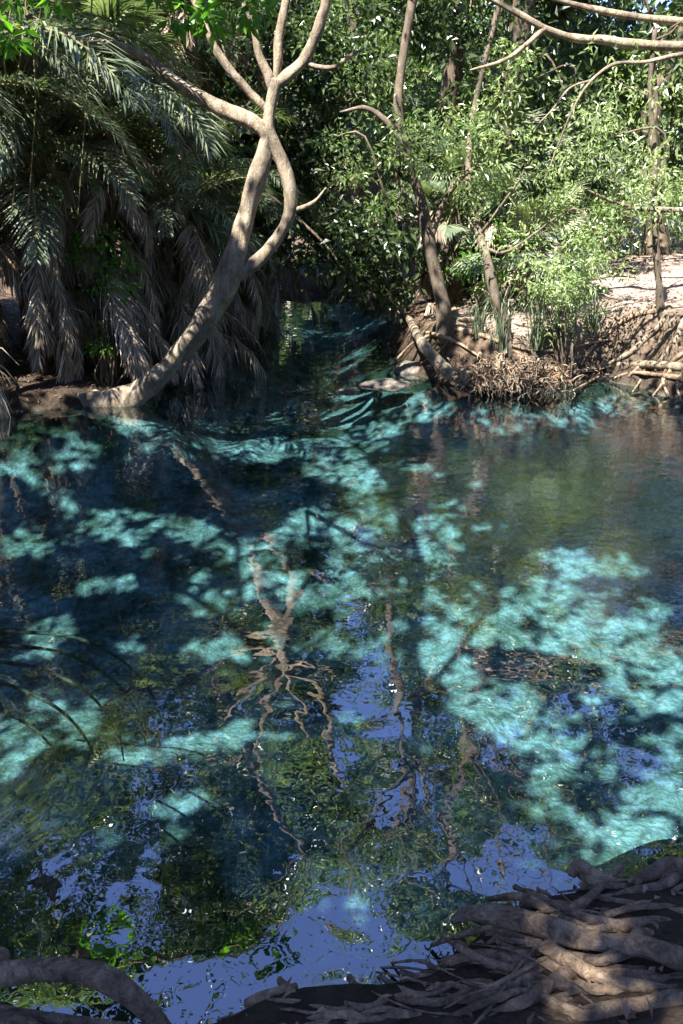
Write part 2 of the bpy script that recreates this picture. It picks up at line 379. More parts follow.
nl = 0.40 * (1 - sm(-0.7, 0.9, GX + 0.35 * (GY - 3))) * (1 - sm(3.9, 5.0, GY)) + 0.10 * (1 - sm(-.5, 2.5, GX)) * (GY < 40) + 0.22 * (1 - sm(0.1, 0.7, dd)) - 0.01 * sm(0.5, 2.0, GX) * (1 - sm(6, 8, GY))  # growth on the bed, with extra cover on the left painted in as shade
a = ground.data.attributes.new('algae_shade', 'FLOAT', 'POINT'); a.data.foreach_set('value', nl.ravel().astype(np.float32))
mb = MB(); mb.add([(-12, -1.0, 0), (12, -1.0, 0), (12, 30, 0), (-12, 30, 0)], [[0, 1, 2, 3]])
tag(mb.obj('water', M['water'], smooth=False), kind='structure')

# ------------------------------------------------------------------ which sun rays and sky views the canopy leaves open
LIT = [(330, 590, 110, 20, 3), (400, 545, 70, 18, 0), (520, 700, 60, 18, 0), (620, 730, 50, 22, 0), (440, 620, 50, 12, 0), (150, 640, 40, 10, 0), (430, 745, 45, 16, 0), (560, 735, 50, 18, 15), (655, 740, 40, 22, 0), (590, 650, 50, 12, 0), (420, 610, 40, 12, 0), (300, 560, 60, 14, 0), (560, 830, 50, 14, 0), (450, 665, 50, 12, 0), (80, 465, 50, 10, 0), (380, 505, 70, 10, 0), (500, 640, 30, 10, 0), (250, 590, 30, 10, 0), (300, 680, 24, 8, 0), (90, 735, 40, 14, 0), (230, 545, 40, 10, 0), (330, 535, 125, 26, -4), (300, 600, 80, 24, 5), (415, 580, 65, 17, 0), (30, 487, 75, 12, 0), (20, 540, 40, 14, 0), (130, 522, 55, 14, 0), (35, 628, 30, 18, 0),
       (15, 728, 50, 27, 0), (195, 733, 78, 16, -14), (180, 800, 34, 13, 0), (130, 440, 60, 14, 0), (270, 440, 50, 10, 0), (365, 468, 50, 18, 10), (455, 480, 42, 7, 0),
       (200, 397, 60, 14, 0), (300, 366, 62, 11, 0), (345, 337, 45, 5, 0), (395, 425, 50, 8, 0), (490, 410, 60, 8, 0), (580, 556, 55, 15, 0), (535, 595, 40, 16, 0),
       (615, 612, 60, 20, 0), (465, 690, 55, 26, 10), (560, 690, 60, 22, 0), (645, 680, 50, 22, 0), (510, 735, 60, 20, -10), (605, 775, 75, 40, 20), (650, 835, 38, 26, 0),
       (520, 800, 50, 14, 0), (370, 712, 36, 16, 0), (330, 895, 50, 12, 0), (440, 890, 60, 12, 0), (240, 640, 60, 12, 0), (400, 640, 50, 14, 0), (60, 690, 30, 14, 0), (100, 580, 30, 10, 0)]
SKYV = [(330, 948, 62, 42, 0), (420, 965, 42, 30, 0), (240, 1000, 50, 30, 0), (470, 880, 60, 18, 0), (545, 878, 40, 14, 0), (170, 985, 26, 26, 0), (340, 765, 14, 12, 0),
        (240, 705, 6, 16, 0), (60, 880, 16, 26, 30), (150, 880, 14, 18, 0), (390, 800, 28, 14, 0), (500, 850, 40, 10, 0), (285, 860, 18, 12, 0), (115, 905, 12, 30, 20), (640, 850, 20, 8, 0)]
def in_ell(px, py, E, wob, grow=1.0):
    r = np.full(px.shape, -9.0)
    for (cx, cyy, rx, ry, a) in E:
        dx, dy = px - cx, py - cyy; c, s = cos(R(a)), sin(R(a))
        u = (dx * c + dy * s) / rx; v = (-dx * s + dy * c) / ry
        r = np.maximum(r, grow + wob - (u * u + v * v))
    return r
LITZONE = []                                 # (centre, radius, share of leaves taken out)
def keep_leaf(P):
    """False for leaves that would shade a sunlit patch of the pool bed or close a window of open sky"""
    n = len(P); k = np.ones(n, bool)
    z = -1.5 * np.ones(n)
    for _ in range(2):
        t = (P[:, 2] - z) / SUN_DIR[2]; Q = P - SUN_DIR * t[:, None]
        z = -(1.5 - 0.95 * sm(6.5, 12.0, Q[:, 1]))
    Q[:, 2] = z
    px, py, f = proj(Q)
    wob = (fbm(Q * 1.0, 2.4, 4) - 0.5) * 5.2
    sc = in_ell(px, py, LIT, wob, 2.2) - 0.35 * sm(420, 520, px) * sm(600, 660, py)
    fleck = fbm(Q, 4.2, 2) > 0.63
    ok = (f > 0) & (shore_dist(Q[:, 0], Q[:, 1]) > 0)
    k &= ~(ok & (rng.random(n) < np.clip(0.35 + sc * 1.5, 0, 0.975) * (sc > 0) * np.where(fleck, .35, 1.0)))
    Mi = P * np.array([1, 1, -1.0]); px, py, f = proj(Mi)
    wob = (fbm(P, 1.5, 3) - 0.5) * 2.4
    k &= ~((in_ell(px, py, SKYV, wob, 1.35) > 0) & (f > 0) & (rng.random(n) < 0.96))
    for c, r, s in LITZONE:
        v = P - np.array(c); t = v @ SUN_DIR; dist = np.linalg.norm(v - t[:, None] * SUN_DIR, axis=1)
        w = (fbm(P, 1.1, 2) - 0.5) * 1.2 * r
        k &= ~((t > 1.2) & (dist < r + w) & (rng.random(n) < s))
    return k
def out_of_frame(P, pad=25):
    px, py, f = proj(P)
    return ~((f > 0) & (px > -pad) & (px < 683 + pad) & (py > -pad) & (py < 1024 + pad))
LITZONE += [((4.6, 12.4, .9), 1.1, .75), ((1.5, 2.2, .3), .9, .5), ((2.5, 16, 5), 2.4, .6), ((-1, 17, 5), 2.0, .6), ((4.5, 18, 5), 2.4, .6),((0.2, 14.5, 4.5), 2.0, .85), ((1.2, 13.5, 2.6), 1.6, .85), ((5.2, 12.6, 4.2), 2.6, .9), ((-2.0, 15, 4.5), 1.5, .7),((-1.0, 11.3, 4.2), 1.2, .95), ((3.6, 12.5, 3.0), 2.2, .85), ((5.0, 14, 4.5), 2.4, .85), ((1.6, 2.1, .3), .5, .6), ((-4.6, 11.5, 1.5), 1.5, .8), ((.8, 13.5, 1.2), 1.0, .8),((-4.2, 11.2, 3.2), 1.7, 0.92), ((-2.4, 11.3, 1.0), 1.2, 0.95), ((-1.2, 11.3, 3.5), 1.0, 0.8), ((-3.2, 12.8, 4.2), 1.5, .85), ((1.5, 15.5, 2.6), 1.5, .8), ((-1.5, 14.5, 2), 1.0, .7), ((4.6, 12.5, 4.6), 2.0, .8), ((2.0, 12.6, 4.6), 1.6, .7), ((2.6, 12.8, 1.5), 1.4, 0.8), ((4.5, 13.5, 3.2), 2.0, 0.8),
            ((5.5, 16, 1.4), 2.2, 0.65), ((1.5, 13, 3.6), 1.2, 0.7), ((2.6, 12.4, .5), 1.2, 0.85), ((0.6, 2.0, 0.4), 0.25, .8)]

# ------------------------------------------------------------------ trees
def twig_clumps(mb, C, rad, per, L, Wd, filt=None, up=0.55, squash=0.6, frame=False, spray=False):
    """leaf clumps: `per` leaves about each centre C"""
    n = len(C) * per
    o = rng.normal(size=(n, 3)); o = unit(o) * (rng.random((n, 1)) ** 0.45)
    base = np.repeat(C, per, 0); rr = np.repeat(rad * np.ones(len(C)) * rng.uniform(0.6, 1.3, len(C)), per)[:, None]
    P = base + o * rr * np.array([1, 1, squash])
    if filt is not None:
        k = filt(P); P, o = P[k], o[k]; n = len(P)
    if n == 0: return
    D = unit(o) * 0.9 + rng.normal(size=(n, 3)) * 0.55; D[:, 2] -= 0.35
    U = rng.normal(size=(n, 3)) * (1 - up) + np.array([0, 0, 1.0]) * up + np.array([-.1, -.25, 0])
    leaves(mb, P, D, U, L * rng.uniform(0.6, 1.35, n), Wd * rng.uniform(0.7, 1.25, n))
def blob_points(blobs, spacing_n, gap=0.42, gs=0.7):
    out = []
    for (c, r) in blobs:
        r = np.array(r) * np.ones(3); vol = r[0] * r[1] * r[2] * 4.19
        n = max(int(vol * spacing_n), 10)
        o = unit(rng.normal(size=(n, 3))) * (rng.random((n, 1)) ** 0.40)
        P = np.array(c) + o * r * (1 + 0.5 * (fbm(o * 2.0 + np.array(c), 1.0, 2)[:, None] - 0.5))
        q = fbm(P, gs, 3) > gap
        out.append(P[q] if q.sum() > 3 else P)
    return np.concatenate(out)
def branches_to(t, mt, src, r0, tips, r1=0.008, sides=6, sag=0.15):
    """limbs from points of a trunk curve out to the foliage"""
    src = np.array(src)
    for T in tips:
        i = np.argmin(np.linalg.norm(src - T, axis=1) + np.abs(src[:, 2] - T[2] + 1.4) * 0.8 + rng.random(len(src)) * 1.2)
        A = src[i]; v = T - A; d = np.linalg.norm(v)
        if d < 0.25: continue
        k1 = A + v * 0.33 + rng.normal(size=3) * d * 0.12 + np.array([0, 0, d * sag * 0.6]); k2 = A + v * 0.68 + rng.normal(size=3) * d * 0.09 + np.array([0, 0, d * sag])
        rr = min(r0, 0.012 + 0.011 * d)
        mb = MB(); tube(mb, [A, k1, k2, T], [rr, rr * 0.72, rr * 0.45, r1], sides, 4, 0.08, seed=float(rng.random() * 50)); mb.obj('limb', mt, t)
def tree(name, trunk, radii, blobs, label, cat='tree', group=None, bark='bark', leaf='leaf', dens=2.4, per=26, L=0.12, Wd=0.048, rad=0.34,
         gap=0.42, filt=None, nb=26, sides=12, branches=(), sublabel=None, squash=0.6, gs=0.7, up=0.55):
    trunk = np.array(trunk, float)
    t = thing(name, trunk[0], label, cat, group)
    m = MB(); tube(m, trunk, radii, sides, 8, 0.10, seed=float(trunk[0, 0] * 7))
    m.obj('trunk', M[bark], t)
    C = blob_points(blobs, dens, gap, gs)
    for (pts, rr) in branches:
        m = MB(); tube(m, pts, rr, 10, 7, 0.14, seed=float(rng.random() * 60), lobes=.06); m.obj('limb', M[bark], t)
    if nb and len(C):
        tips = C[rng.choice(len(C), min(nb, len(C)), False)]
        cur = spline(trunk, 6); cur = cur[len(cur) // 3:]
        branches_to(t, M[bark], cur, radii[-1] * 0.9, tips)
    m = MB(); twig_clumps(m, C, rad, per, L, Wd, filt, up, squash)
    if m.n: m.obj('crown', M[leaf], t, smooth=False)
    return t

def P3(l, Y):  # list of (px,py[,Y]) -> points
    return [PT(q[0], q[1], q[2] if len(q) > 2 else Y) for q in l]

# --- the leaning pale tree at the left shore
Y0 = 11.3
hero = thing('leaning_tree', WZ(85, 405), 'pale forked tree leaning out over the water from the left shore', 'tree')
m = MB(); tube(m, P3([(36, 416, 12.1), (64, 405, 11.6), (90, 403), (118, 400), (145, 386), (172, 362), (198, 330), (216, 300), (229, 276), (238, 248), (246, 215), (256, 178), (264, 152), (267, 130), (262, 122)], Y0),
     [0.07, 0.13, 0.165, 0.175, 0.165, 0.145, 0.148, 0.132, 0.128, 0.108, 0.10, 0.098, 0.088, 0.078, 0.06], 22, 10, 0.20, seed=3, lobes=.13); m.obj('trunk', M['bark_pale'], hero)
limbs = [([(266, 152), (265, 134), (252, 122), (225, 111), (200, 97), (172, 80), (149, 60), (125, 50), (102, 46), (78, 40), (51, 32), (25, 12), (10, -20)], [.07, .08, .085, .085, .08, .076, .08, .072, .066, .062, .055, .05, .04]),
         ([(224, 286), (240, 272), (258, 260), (277, 239), (289, 214), (290, 188), (284, 166), (275, 146), (269, 125), (272, 100), (277, 80)], [.08, .09, .088, .082, .08, .078, .076, .074, .072, .072, .072]),
         ([(276, 84), (288, 75), (302, 62), (312, 44), (320, 22), (326, -5), (322, -60), (335, -120)], [.06, .068, .066, .062, .062, .056, .05, .03]),
         ([(273, 92), (268, 75), (258, 52), (254, 28), (243, 0), (236, -40), (225, -100)], [.04, .05, .045, .042, .04, .035, .02]),
         ([(276, 80), (278, 60), (279, 38), (284, 12), (289, -14), (296, -70)], [.045, .05, .045, .043, .04, .02]),
         ([(268, 112), (257, 100), (240, 82), (224, 62), (212, 42), (204, 22), (190, -8), (170, -60)], [.04, .055, .052, .048, .042, .036, .03, .02]),
         ([(303, 62), (318, 67), (334, 67), (350, 56), (365, 48)], [.03, .03, .025, .018, .01]),
         ([(290, 210), (302, 208), (315, 201), (326, 188)], [.03, .028, .022, .012]),
         ([(149, 60), (140, 68), (128, 66), (118, 52), (104, 30)], [.03, .022, .02, .015, .01])]
for pts, rr in limbs:
    m = MB(); tube(m, P3(pts, Y0), rr, 14, 8, 0.15, lobes=.07, seed=len(pts) * 1.7 + rr[0]); m.obj('limb', M['bark_pale'], hero)
for k, (pts, rr) in enumerate([([(100, 400, 11.4), (80, 404, 11.45), (60, 410, 11.6), (40, 412, 11.9), (22, 408, 12.2)], [.12, .10, .07, .05, .02]), ([(96, 398, 11.5), (84, 392, 11.8), (74, 384, 12.1), (62, 380, 12.5)], [.09, .07, .05, .03]), ([(96, 404, 11.3), (76, 411, 11.2), (58, 418, 11.1), (46, 424, 11.0)], [.09, .07, .045, .02]), ([(120, 398, 11.4), (112, 392, 11.7), (100, 384, 12.0)], [.07, .05, .03])]):
    m = MB(); tube(m, P3(pts, Y0), rr, 12, 7, .15, seed=k * 5.1, lobes=.08); m.obj('root', M['bark_pale'], hero)
C = blob_points([((-1.2, 10.8, 6.6), (1.6, 1.4, 1.2)), ((-3.6, 10.9, 6.9), (1.9, 1.6, 1.3)), ((-0.2, 11.0, 8.2), (1.8, 1.5, 1.3)), ((-2.4, 10.6, 8.8), (1.9, 1.7, 1.2)), ((-1.0, 11.2, 10.2), (2.6, 1.6, 1.0))], 14, 0.38)
m = MB(); twig_clumps(m, C, 0.34, 26, 0.12, 0.05, lambda P: keep_leaf(P) & out_of_frame(P, 5)); m.obj('crown', M['leaf_high'], hero, smooth=False)

# --- trees on the right bank
def on_bank(px, py, z0=0.9):
    """the first point of the ground that the picture shows at px,py"""
    d = ray(px, py); t = np.arange(3, 30, .04); Q = CAM + d[None] * t[:, None]
    h = Q[:, 2] - np.maximum(gh(Q[:, 0], Q[:, 1]), 0)
    i = np.argmax(h < 0) if (h < 0).any() else 200
    return Q[i]
b = on_bank(447, 332); Yb = b[1]
tree('bank_tree', [b - [0, 0, .15]] + P3([(443, 305), (436, 275), (429, 245), (424, 215), (415, 180), (404, 145), (398, 105), (404, 50), (415, -20), (420, -110), (425, -200)], Yb),
     [.13, .105, .095, .09, .085, .08, .07, .065, .06, .06, .05, .04],
     [(PT(370, 110, Yb + 0.6), (1.0, .9, .9)), (PT(430, 60, Yb + .3), (1.2, 1, .8)), (PT(350, 40, Yb + 1.2), (.9, 1, .9)), (PT(440, 150, Yb - .1), (.8, .7, .6)), (PT(480, 10, Yb), (1.1, 1, .8)),
      ((1.2, 13.4, 7.2), (2.0, 1.6, 1.6)), ((2.6, 13, 9.2), (1.8, 1.6, 1.5)), ((.2, 13.5, 9.6), (1.8, 1.5, 1.4)), ((1.4, 13.2, 11.2), (2.4, 1.6, 1.4)), (PT(330, 170, Yb + 1.8), (.6, .8, .7)), (PT(400, 90, Yb - .6), (.6, .3, .5)), (PT(410, 40, Yb - .6), (.6, .3, .45)), (PT(390, 135, Yb - .5), (.4, .25, .3)), (PT(440, 165, Yb - .5), (.35, .2, .25)), (PT(380, 190, Yb + .2), (.45, .4, .35)), (PT(450, 100, Yb - .5), (.5, .4, .5)), (PT(470, 185, Yb - .2), (.5, .4, .35))],
     'dark trunked tree curving up from the right bank behind the slanting log', 'tree', 'trees on the right bank', leaf='leaf', dens=19, filt=keep_leaf, nb=14, per=48, L=.09, Wd=.034,
     branches=[(P3([(404, 145), (385, 120), (365, 108), (340, 112)], Yb), [.05, .04, .03, .01]), (P3([(424, 215), (405, 195), (395, 165), (398, 140)], Yb), [.035, .03, .02, .01]), (P3([(430, 240), (445, 200), (470, 170), (500, 160)], Yb), [.045, .035, .03, .01])])
b = on_bank(508, 348); Yb = b[1]
tree('bank_tree', [b - [0, 0, .15]] + P3([(503, 318), (494, 292), (486, 255, Yb + .3), (474, 215, Yb + .8), (468, 170, Yb + 1.2), (476, 100, Yb + 1.5), (500, 0, Yb + 1.6), (520, -90, Yb + 1.6)], Yb), [.10, .085, .075, .06, .05, .045, .04, .04, .03],
     [(PT(520, 190, Yb), (.9, .7, .8)), (PT(560, 230, Yb - .3), (.8, .6, .7)), (PT(500, 110, Yb), (1.0, .8, .8)), (PT(570, 120, Yb + .2), (.9, .8, .9)), (PT(550, 40, Yb + .4), (1.1, .9, .8)), (PT(470, 230, Yb - .1), (.5, .5, .4)), (PT(500, 160, Yb - .6), (.6, .3, .5)), (PT(530, 250, Yb - .4), (.5, .4, .4)), (PT(560, 290, Yb - .2), (.5, .4, .35)), (PT(500, 60, Yb - .5), (.6, .3, .5)), (PT(600, 250, Yb), (.5, .4, .35)),
      ((3.6, 12.8, 6.6), (1.8, 1.4, 1.2)), ((4.4, 13, 8.8), (2, 1.5, 1.4)), ((3.8, 13, 10.8), (2, 1.5, 1.3))],
     'slim tree on the right bank with pale leafy sprays hanging to the water', 'tree', 'trees on the right bank', leaf='leaf_light', dens=22, filt=keep_leaf, L=.09, Wd=.030, per=52, gap=.44, squash=.5, nb=12)
b = on_bank(663, 310); Yb = b[1]
tree('sapling', [b - [0, 0, .15]] + P3([(659, 285), (656, 245), (655, 205), (654, 150), (650, 90), (655, 30)], Yb), [.07, .055, .05, .045, .04, .035, .03],
     [(PT(640, 130, Yb), (.9, .8, .9)), (PT(600, 180, Yb - .4), (.8, .7, .6)), (PT(660, 40, Yb), (1, .9, .9)), (PT(610, 90, Yb + .3), (.8, .7, .7)), (PT(672, 190, Yb), (.5, .5, .4))],
     'thin straight sapling at the right edge of the photo, roots below it on the bank', 'tree', leaf='leaf_light', dens=12, L=.09, Wd=.032, per=46, filt=keep_leaf, gap=.44, nb=8)
# big tree off to the right whose limbs reach in
Yr = 11.4
tree('overhanging_tree', [(8.2, 12.2, gz(8.2, 12.2) - .2), (8.0, 12.1, 2.2), (7.6, 12.0, 4), (7.3, 12, 6), (6.8, 11.8, 8.0), (6.0, 11.4, 9.6)], [.36, .3, .27, .24, .18, .1],
     [(PT(640, 30, Yr), (.9, .6, .5)), (PT(600, 110, Yr - .3), (.55, .5, .45)), (PT(660, 100, Yr - .2), (.6, .5, .5)), (PT(560, 170, Yr), (.5, .4, .4)), (PT(660, 160, Yr - .3), (.5, .5, .35)), (PT(545, 20, Yr + .3), (.8, .6, .4)), (PT(540, 45, Yr - .6), (.5, .3, .3)), (PT(660, 55, Yr - .6), (.4, .3, .3)), (PT(610, 15, Yr - .6), (.5, .3, .25)), (PT(520, 100, Yr + .2), (.5, .3, .4)), (PT(600, 60, Yr), (.7, .35, .35)), (PT(560, 10, Yr + .2), (.7, .35, .35)), (PT(650, 200, Yr), (.4, .3, .3)),
      ((6.5, 11.5, 7.5), (2.4, 2.2, 1.5)), ((5.0, 9.5, 8.4), (2.4, 2.2, 1.3)), ((4.2, 11.4, 9.8), (2.2, 2, 1.3)), ((7.5, 8, 8), (2.2, 2.4, 1.4))],
     'tree reaching in from the right with a pale bent limb and thin sunlit branches', 'tree', bark='bark_pale', leaf='leaf_light', dens=18, per=48, L=.095, Wd=.030, filt=keep_leaf, gap=.43, nb=10,
     branches=[([np.array((7.75, 12.05, 3.3))] + P3([(760, 60), (700, 48), (640, 45), (605, 40), (575, 38), (545, 28), (515, 12), (490, -2), (455, -20)], Yr + 1.3), [.09, .06, .055, .055, .055, .05, .045, .04, .035, .02]),
               ([np.array((7.6, 12.0, 4.0))] + P3([(740, 30), (683, 22), (630, 16), (580, 6), (540, -6)], Yr + 1.8), [.09, .06, .05, .045, .04, .03]),
               ([np.array((7.7, 12.0, 3.5))] + P3([(740, 50), (683, 54), (645, 62), (615, 64), (592, 80), (575, 105), (560, 140), (545, 180)], Yr - .4), [.05, .03, .025, .022, .02, .017, .014, .01, .006]),
               (P3([(592, 80), (570, 88), (552, 110), (540, 122)], Yr - .4), [.014, .011, .008, .005]),
               ([np.array((7.95, 12.08, 2.3))] + P3([(770, 200), (720, 208), (683, 210), (655, 209), (628, 208)], Yr), [.06, .05, .04, .032, .025, .012]),
               (P3([(545, 28), (520, 50), (500, 62), (470, 70)], Yr + 1.3), [.04, .03, .03, .01])])

# --- the wood behind: separate trees at increasing distance
back = [(7.9, 15.6, 12.5, 'tree on the slope at the right edge beyond the thin sapling'), (2.3, 19.8, 15.5, 'tree rising behind the low palm right of the channel'), (-2.0, 15.6, 12.5, 'leafy tree standing among the palms behind the pale fork'), (-6.5, 16.0, 14.5, 'tall dark tree behind the palms at the far left'), (-3.4, 16.8, 15, 'dark tree rising behind the pale forked tree'), (0.2, 26.3, 20, 'tree closing the far end of the narrow channel'),
        (2.9, 17.0, 14.5, 'bushy tree right behind the dark trunked tree on the bank'), (6.4, 18.5, 13, 'broad tree behind the sunlit slope at the right'), (9.6, 16, 13.5, 'tree behind the slope, farthest to the right'),
        (-8.8, 12.5, 14, 'tall tree beyond the left edge seen only among the far fronds'), (5.2, 24, 17, 'far tree showing between the bank trees'), (-3.2, 25, 19, 'farthest tree beyond the end of the channel')]
for i, (x, y, h, lab) in enumerate(back):
    z = gz(x, y)
    k = rng.normal(size=(6, 2)) * .35
    tr_ = [(x, y, z - .2), (x + k[0, 0], y + k[0, 1], z + h * .2), (x + k[1, 0], y + k[1, 1], z + h * .4), (x + k[2, 0] * 1.5, y + k[2, 1], z + h * .6), (x + k[3, 0] * 2, y + k[3, 1], z + h * .82)]
    bl = []
    for q in range(15):
        a_ = rng.uniform(0, 2 * pi); hh = (.14 + .9 * q / 14) * h; w_ = 2.3 if hh < h * .8 else 1.5
        bl.append(((x + cos(a_) * w_ * rng.uniform(.3, 1), y + sin(a_) * w_ * rng.uniform(.2, .8), z + hh), (rng.uniform(1.2, 1.8), rng.uniform(1, 1.5), rng.uniform(.8, 1.25))))
    tree('forest_tree', tr_, [.26, .22, .18, .13, .06], bl, lab, 'tree', 'trees of the wood round the pool', leaf='leaf' if i % 2 else 'leaf_high', dens=11, per=34, L=.18, Wd=.08, rad=.42, gap=(.395 if x < 2 else .46), filt=keep_leaf, nb=16, sides=10)

# --- out-of-frame crowns, added to shade the pool, for trees on the camera's side (their roots and lowest sprays are in the picture)
def canopy(name, trunk, radii, blobs, label, extra=(), roots=None, **kw):
    return tree(name, trunk, radii, blobs, label, 'tree', leaf='leaf_high', bark='root', dens=10, per=34, L=.23, Wd=.11, rad=.5, gap=.34, gs=.45,
                filt=lambda P: keep_leaf(P) & out_of_frame(P), nb=22, **kw)
rootree = canopy('tangled_root_tree', [(2.9, 0.75, gz(2.9, .75) - .2), (2.95, .6, 2), (2.8, .3, 4), (2.4, .1, 6), (2.2, 0, 8)], [.55, .42, .36, .3, .2],
       [((1.2, 1.0, 8.2), (2.8, 2.6, 1.1)), ((3.6, 3.2, 8.6), (2.6, 2.6, 1.1)), ((-0.6, 3.6, 8.8), (2.6, 2.4, 1.0)), ((1.6, 5.6, 9.0), (2.8, 2.2, 1.0)), ((0.2, -1.8, 8.6), (2.8, 2.2, 1.1)),
        ((1.0, 2.6, 10.2), (3, 3, .9)), ((-1.2, -3.6, 9.6), (2.8, 2.4, 1.1)), ((4.4, 6, 8.8), (2.2, 2.0, 1.0))],
       'bank tree whose mass of bare tangled roots fills the bottom right corner')
archtree = canopy('arching_root_tree', [(-3.6, 1.2, gz(-3.6, 1.2) - .2), (-3.7, 1.0, 2.2), (-3.5, .8, 4.5), (-3.3, .9, 6.5), (-3.2, 1.0, 8.6)], [.5, .4, .34, .28, .18],
       [((-3.4, 1.2, 8.8), (2.8, 2.6, 1.1)), ((-5.6, 3.6, 9.0), (2.6, 2.6, 1.1)), ((-2.6, 4.6, 9.2), (2.6, 2.4, 1.0)), ((-5.0, 6.6, 9.0), (2.4, 2.2, 1.0)), ((-4.8, -1.4, 8.6), (2.8, 2.4, 1.1)), ((-6.8, .8, 9), (2.4, 2.4, 1.0)),
        ((-3.6, 3.0, 10.4), (3.2, 3, .9)), ((-4.6, -4.2, 9.2), (3, 2.4, 1.1)), ((-7.6, -2.4, 9), (2.6, 2.6, 1.1)), ((-8.4, 3.4, 9.4), (2.2, 2.6, 1.1))],
       'shore tree whose single thick root arches out of the water in the bottom left corner')
canopy('shore_tree', [(-8.0, 8.2, gz(-8, 8.2) - .2), (-7.8, 8.2, 2.5), (-7.4, 8.3, 5), (-6.8, 8.5, 7.4), (-6.2, 8.6, 9)], [.4, .33, .27, .2, .12],
       [((-5.6, 8.6, 8.6), (2.6, 2.2, 1.2)), ((-3.0, 8.2, 9.4), (2.4, 2.2, 1.0)), ((-7.6, 6.2, 9), (2.2, 2.4, 1.1)), ((-4.4, 10.4, 10.4), (2.6, 2.0, 1.3)), ((-0.8, 8.6, 9.6), (2.0, 2.0, 1.0)), ((-7.8, 10.2, 9.4), (2.2, 2.2, 1.4))],
       'left shore tree whose fresh green sprays hang in at the top edge',
       branches=[(P3([(-60, -140, 6.8), (20, -90, 6.5), (90, -40, 6.2), (150, -12, 6.0), (200, -6, 6.0), (240, 4, 6.0)], 6), [.04, .035, .025, .018, .012, .006]), (P3([(-60, -140, 6.8), (-40, -40, 6.2), (-10, 10, 6), (20, 30, 6)], 6), [.03, .02, .012, .006])])
# the low fresh sprays belong to that tree
st = [o for o in bpy.data.objects if o.name.startswith('shore_tree')][0]
m = MB()
C = np.array(P3([(160, -5), (185, 8), (205, 2), (225, 10), (240, 5), (215, 18), (175, 15), (5, 25), (22, 34), (-8, 32), (262, 2), (150, -18), (250, 14), (10, -5), (60, -8)], 6.0))
C = C + rng.normal(size=C.shape) * .02
for sel in (C[:, 0] < -1.3, (C[:, 0] >= -1.3) & (C[:, 0] < -.75), C[:, 0] >= -.75):
    if sel.any(): m = MB(); twig_clumps(m, C[sel], .13, 18, .11, .045, squash=.7); m.obj('low_spray', M['leaf_fresh'], st, smooth=False)

# ------------------------------------------------------------------ palms
def frond_mesh(name, length, e0, curve, seed, dead=False, n=72, ll=0.52):
    """one feather frond along +x: an arching stem with two rows of narrow leaflets; returns (stem mesh, leaflet mesh)"""
    r = np.random.default_rng(seed)
    s = np.linspace(0, 1, 40); ang = e0 - curve * s ** 1.4
    dx = np.cos(ang) * length / 39; dz = np.sin(ang) * length / 39
    C = np.stack([np.cumsum(dx) - dx[0], np.cumsum(np.sin(s * 3 + seed) * .004), np.cumsum(dz) - dz[0]], -1)
    m1 = MB(); tube(m1, C[::3], np.linspace(.022, .004, len(C[::3])), 5, 1, 0.0)
    T = unit(np.gradient(C, axis=0))
    k = np.linspace(.16, .995, n); i = np.clip((k * 39).astype(int), 0, 39)
    m = MB()
    for side in (-1, 1):
        P = C[i]; Tn = T[i]; n_ = len(P)
        lat = np.tile([0, side * 1.0, 0], (n_, 1)); upv = unit(np.cross(Tn, np.tile([0, -1.0, 0], (n_, 1)))) ; upv *= np.sign(upv[:, 2:3] + 1e-6)
        L = ll * (np.sin(np.clip(k * .92 + .1, 0, 1) * pi) ** .55 * .85 + .2) * r.uniform(.8, 1.15, n_)
        fwd = .55 + .5 * k[:, None]
        D = unit(lat * (1.0 - .25 * k[:, None]) + Tn * fwd + upv * (.25 if not dead else -.1) + r.normal(size=(n_, 3)) * (.17 if not dead else .35))
        if dead: D = unit(D * .55 + np.array([0, 0, -1.0]) * r.uniform(.3, 1.3, (n_, 1)))
        g = np.array([0, 0, -1.0]); dr = (.55 if not dead else .7)
        mid = P + D * L[:, None] * .5; D2 = unit(D + g * dr * r.uniform(.6, 1.5, (n_, 1))); tip = mid + D2 * L[:, None] * .55
        wv = unit(np.cross(D, upv)) * (.0105 if not dead else .009) * r.uniform(.7, 1.3, (n_, 1))
        fo = upv * .006
        V = np.stack([P - wv * .4, P + wv * .4, mid + wv + fo, tip, mid - wv + fo], 1).reshape(-1, 3)
        F = np.arange(n_)[:, None] * 5 + np.array([[0, 1, 2, 4]]); F3 = np.arange(n_)[:, None] * 5 + np.array([[4, 2, 3]])
        b0 = m.n; m.add(V, F); m.f.append(F3 + b0)
    mm = M['dead'] if dead else M['palm']
    # one mesh: stem in slot 1
    V = MB(); V.v = [np.concatenate(m.v)]; V.f = m.f; V.n = m.n
    nf = sum(len(f) for f in m.f)
    V.v += m1.v; V.f = m.f + [f + m.n for f in m1.f]
    me = V.mesh(name, mm); me.materials.append(M['rachis'] if not dead else M['root'])
    mi = np.zeros(len(me.polygons), np.int32); mi[nf:] = 1; me.polygons.foreach_set('material_index', mi)
    return me
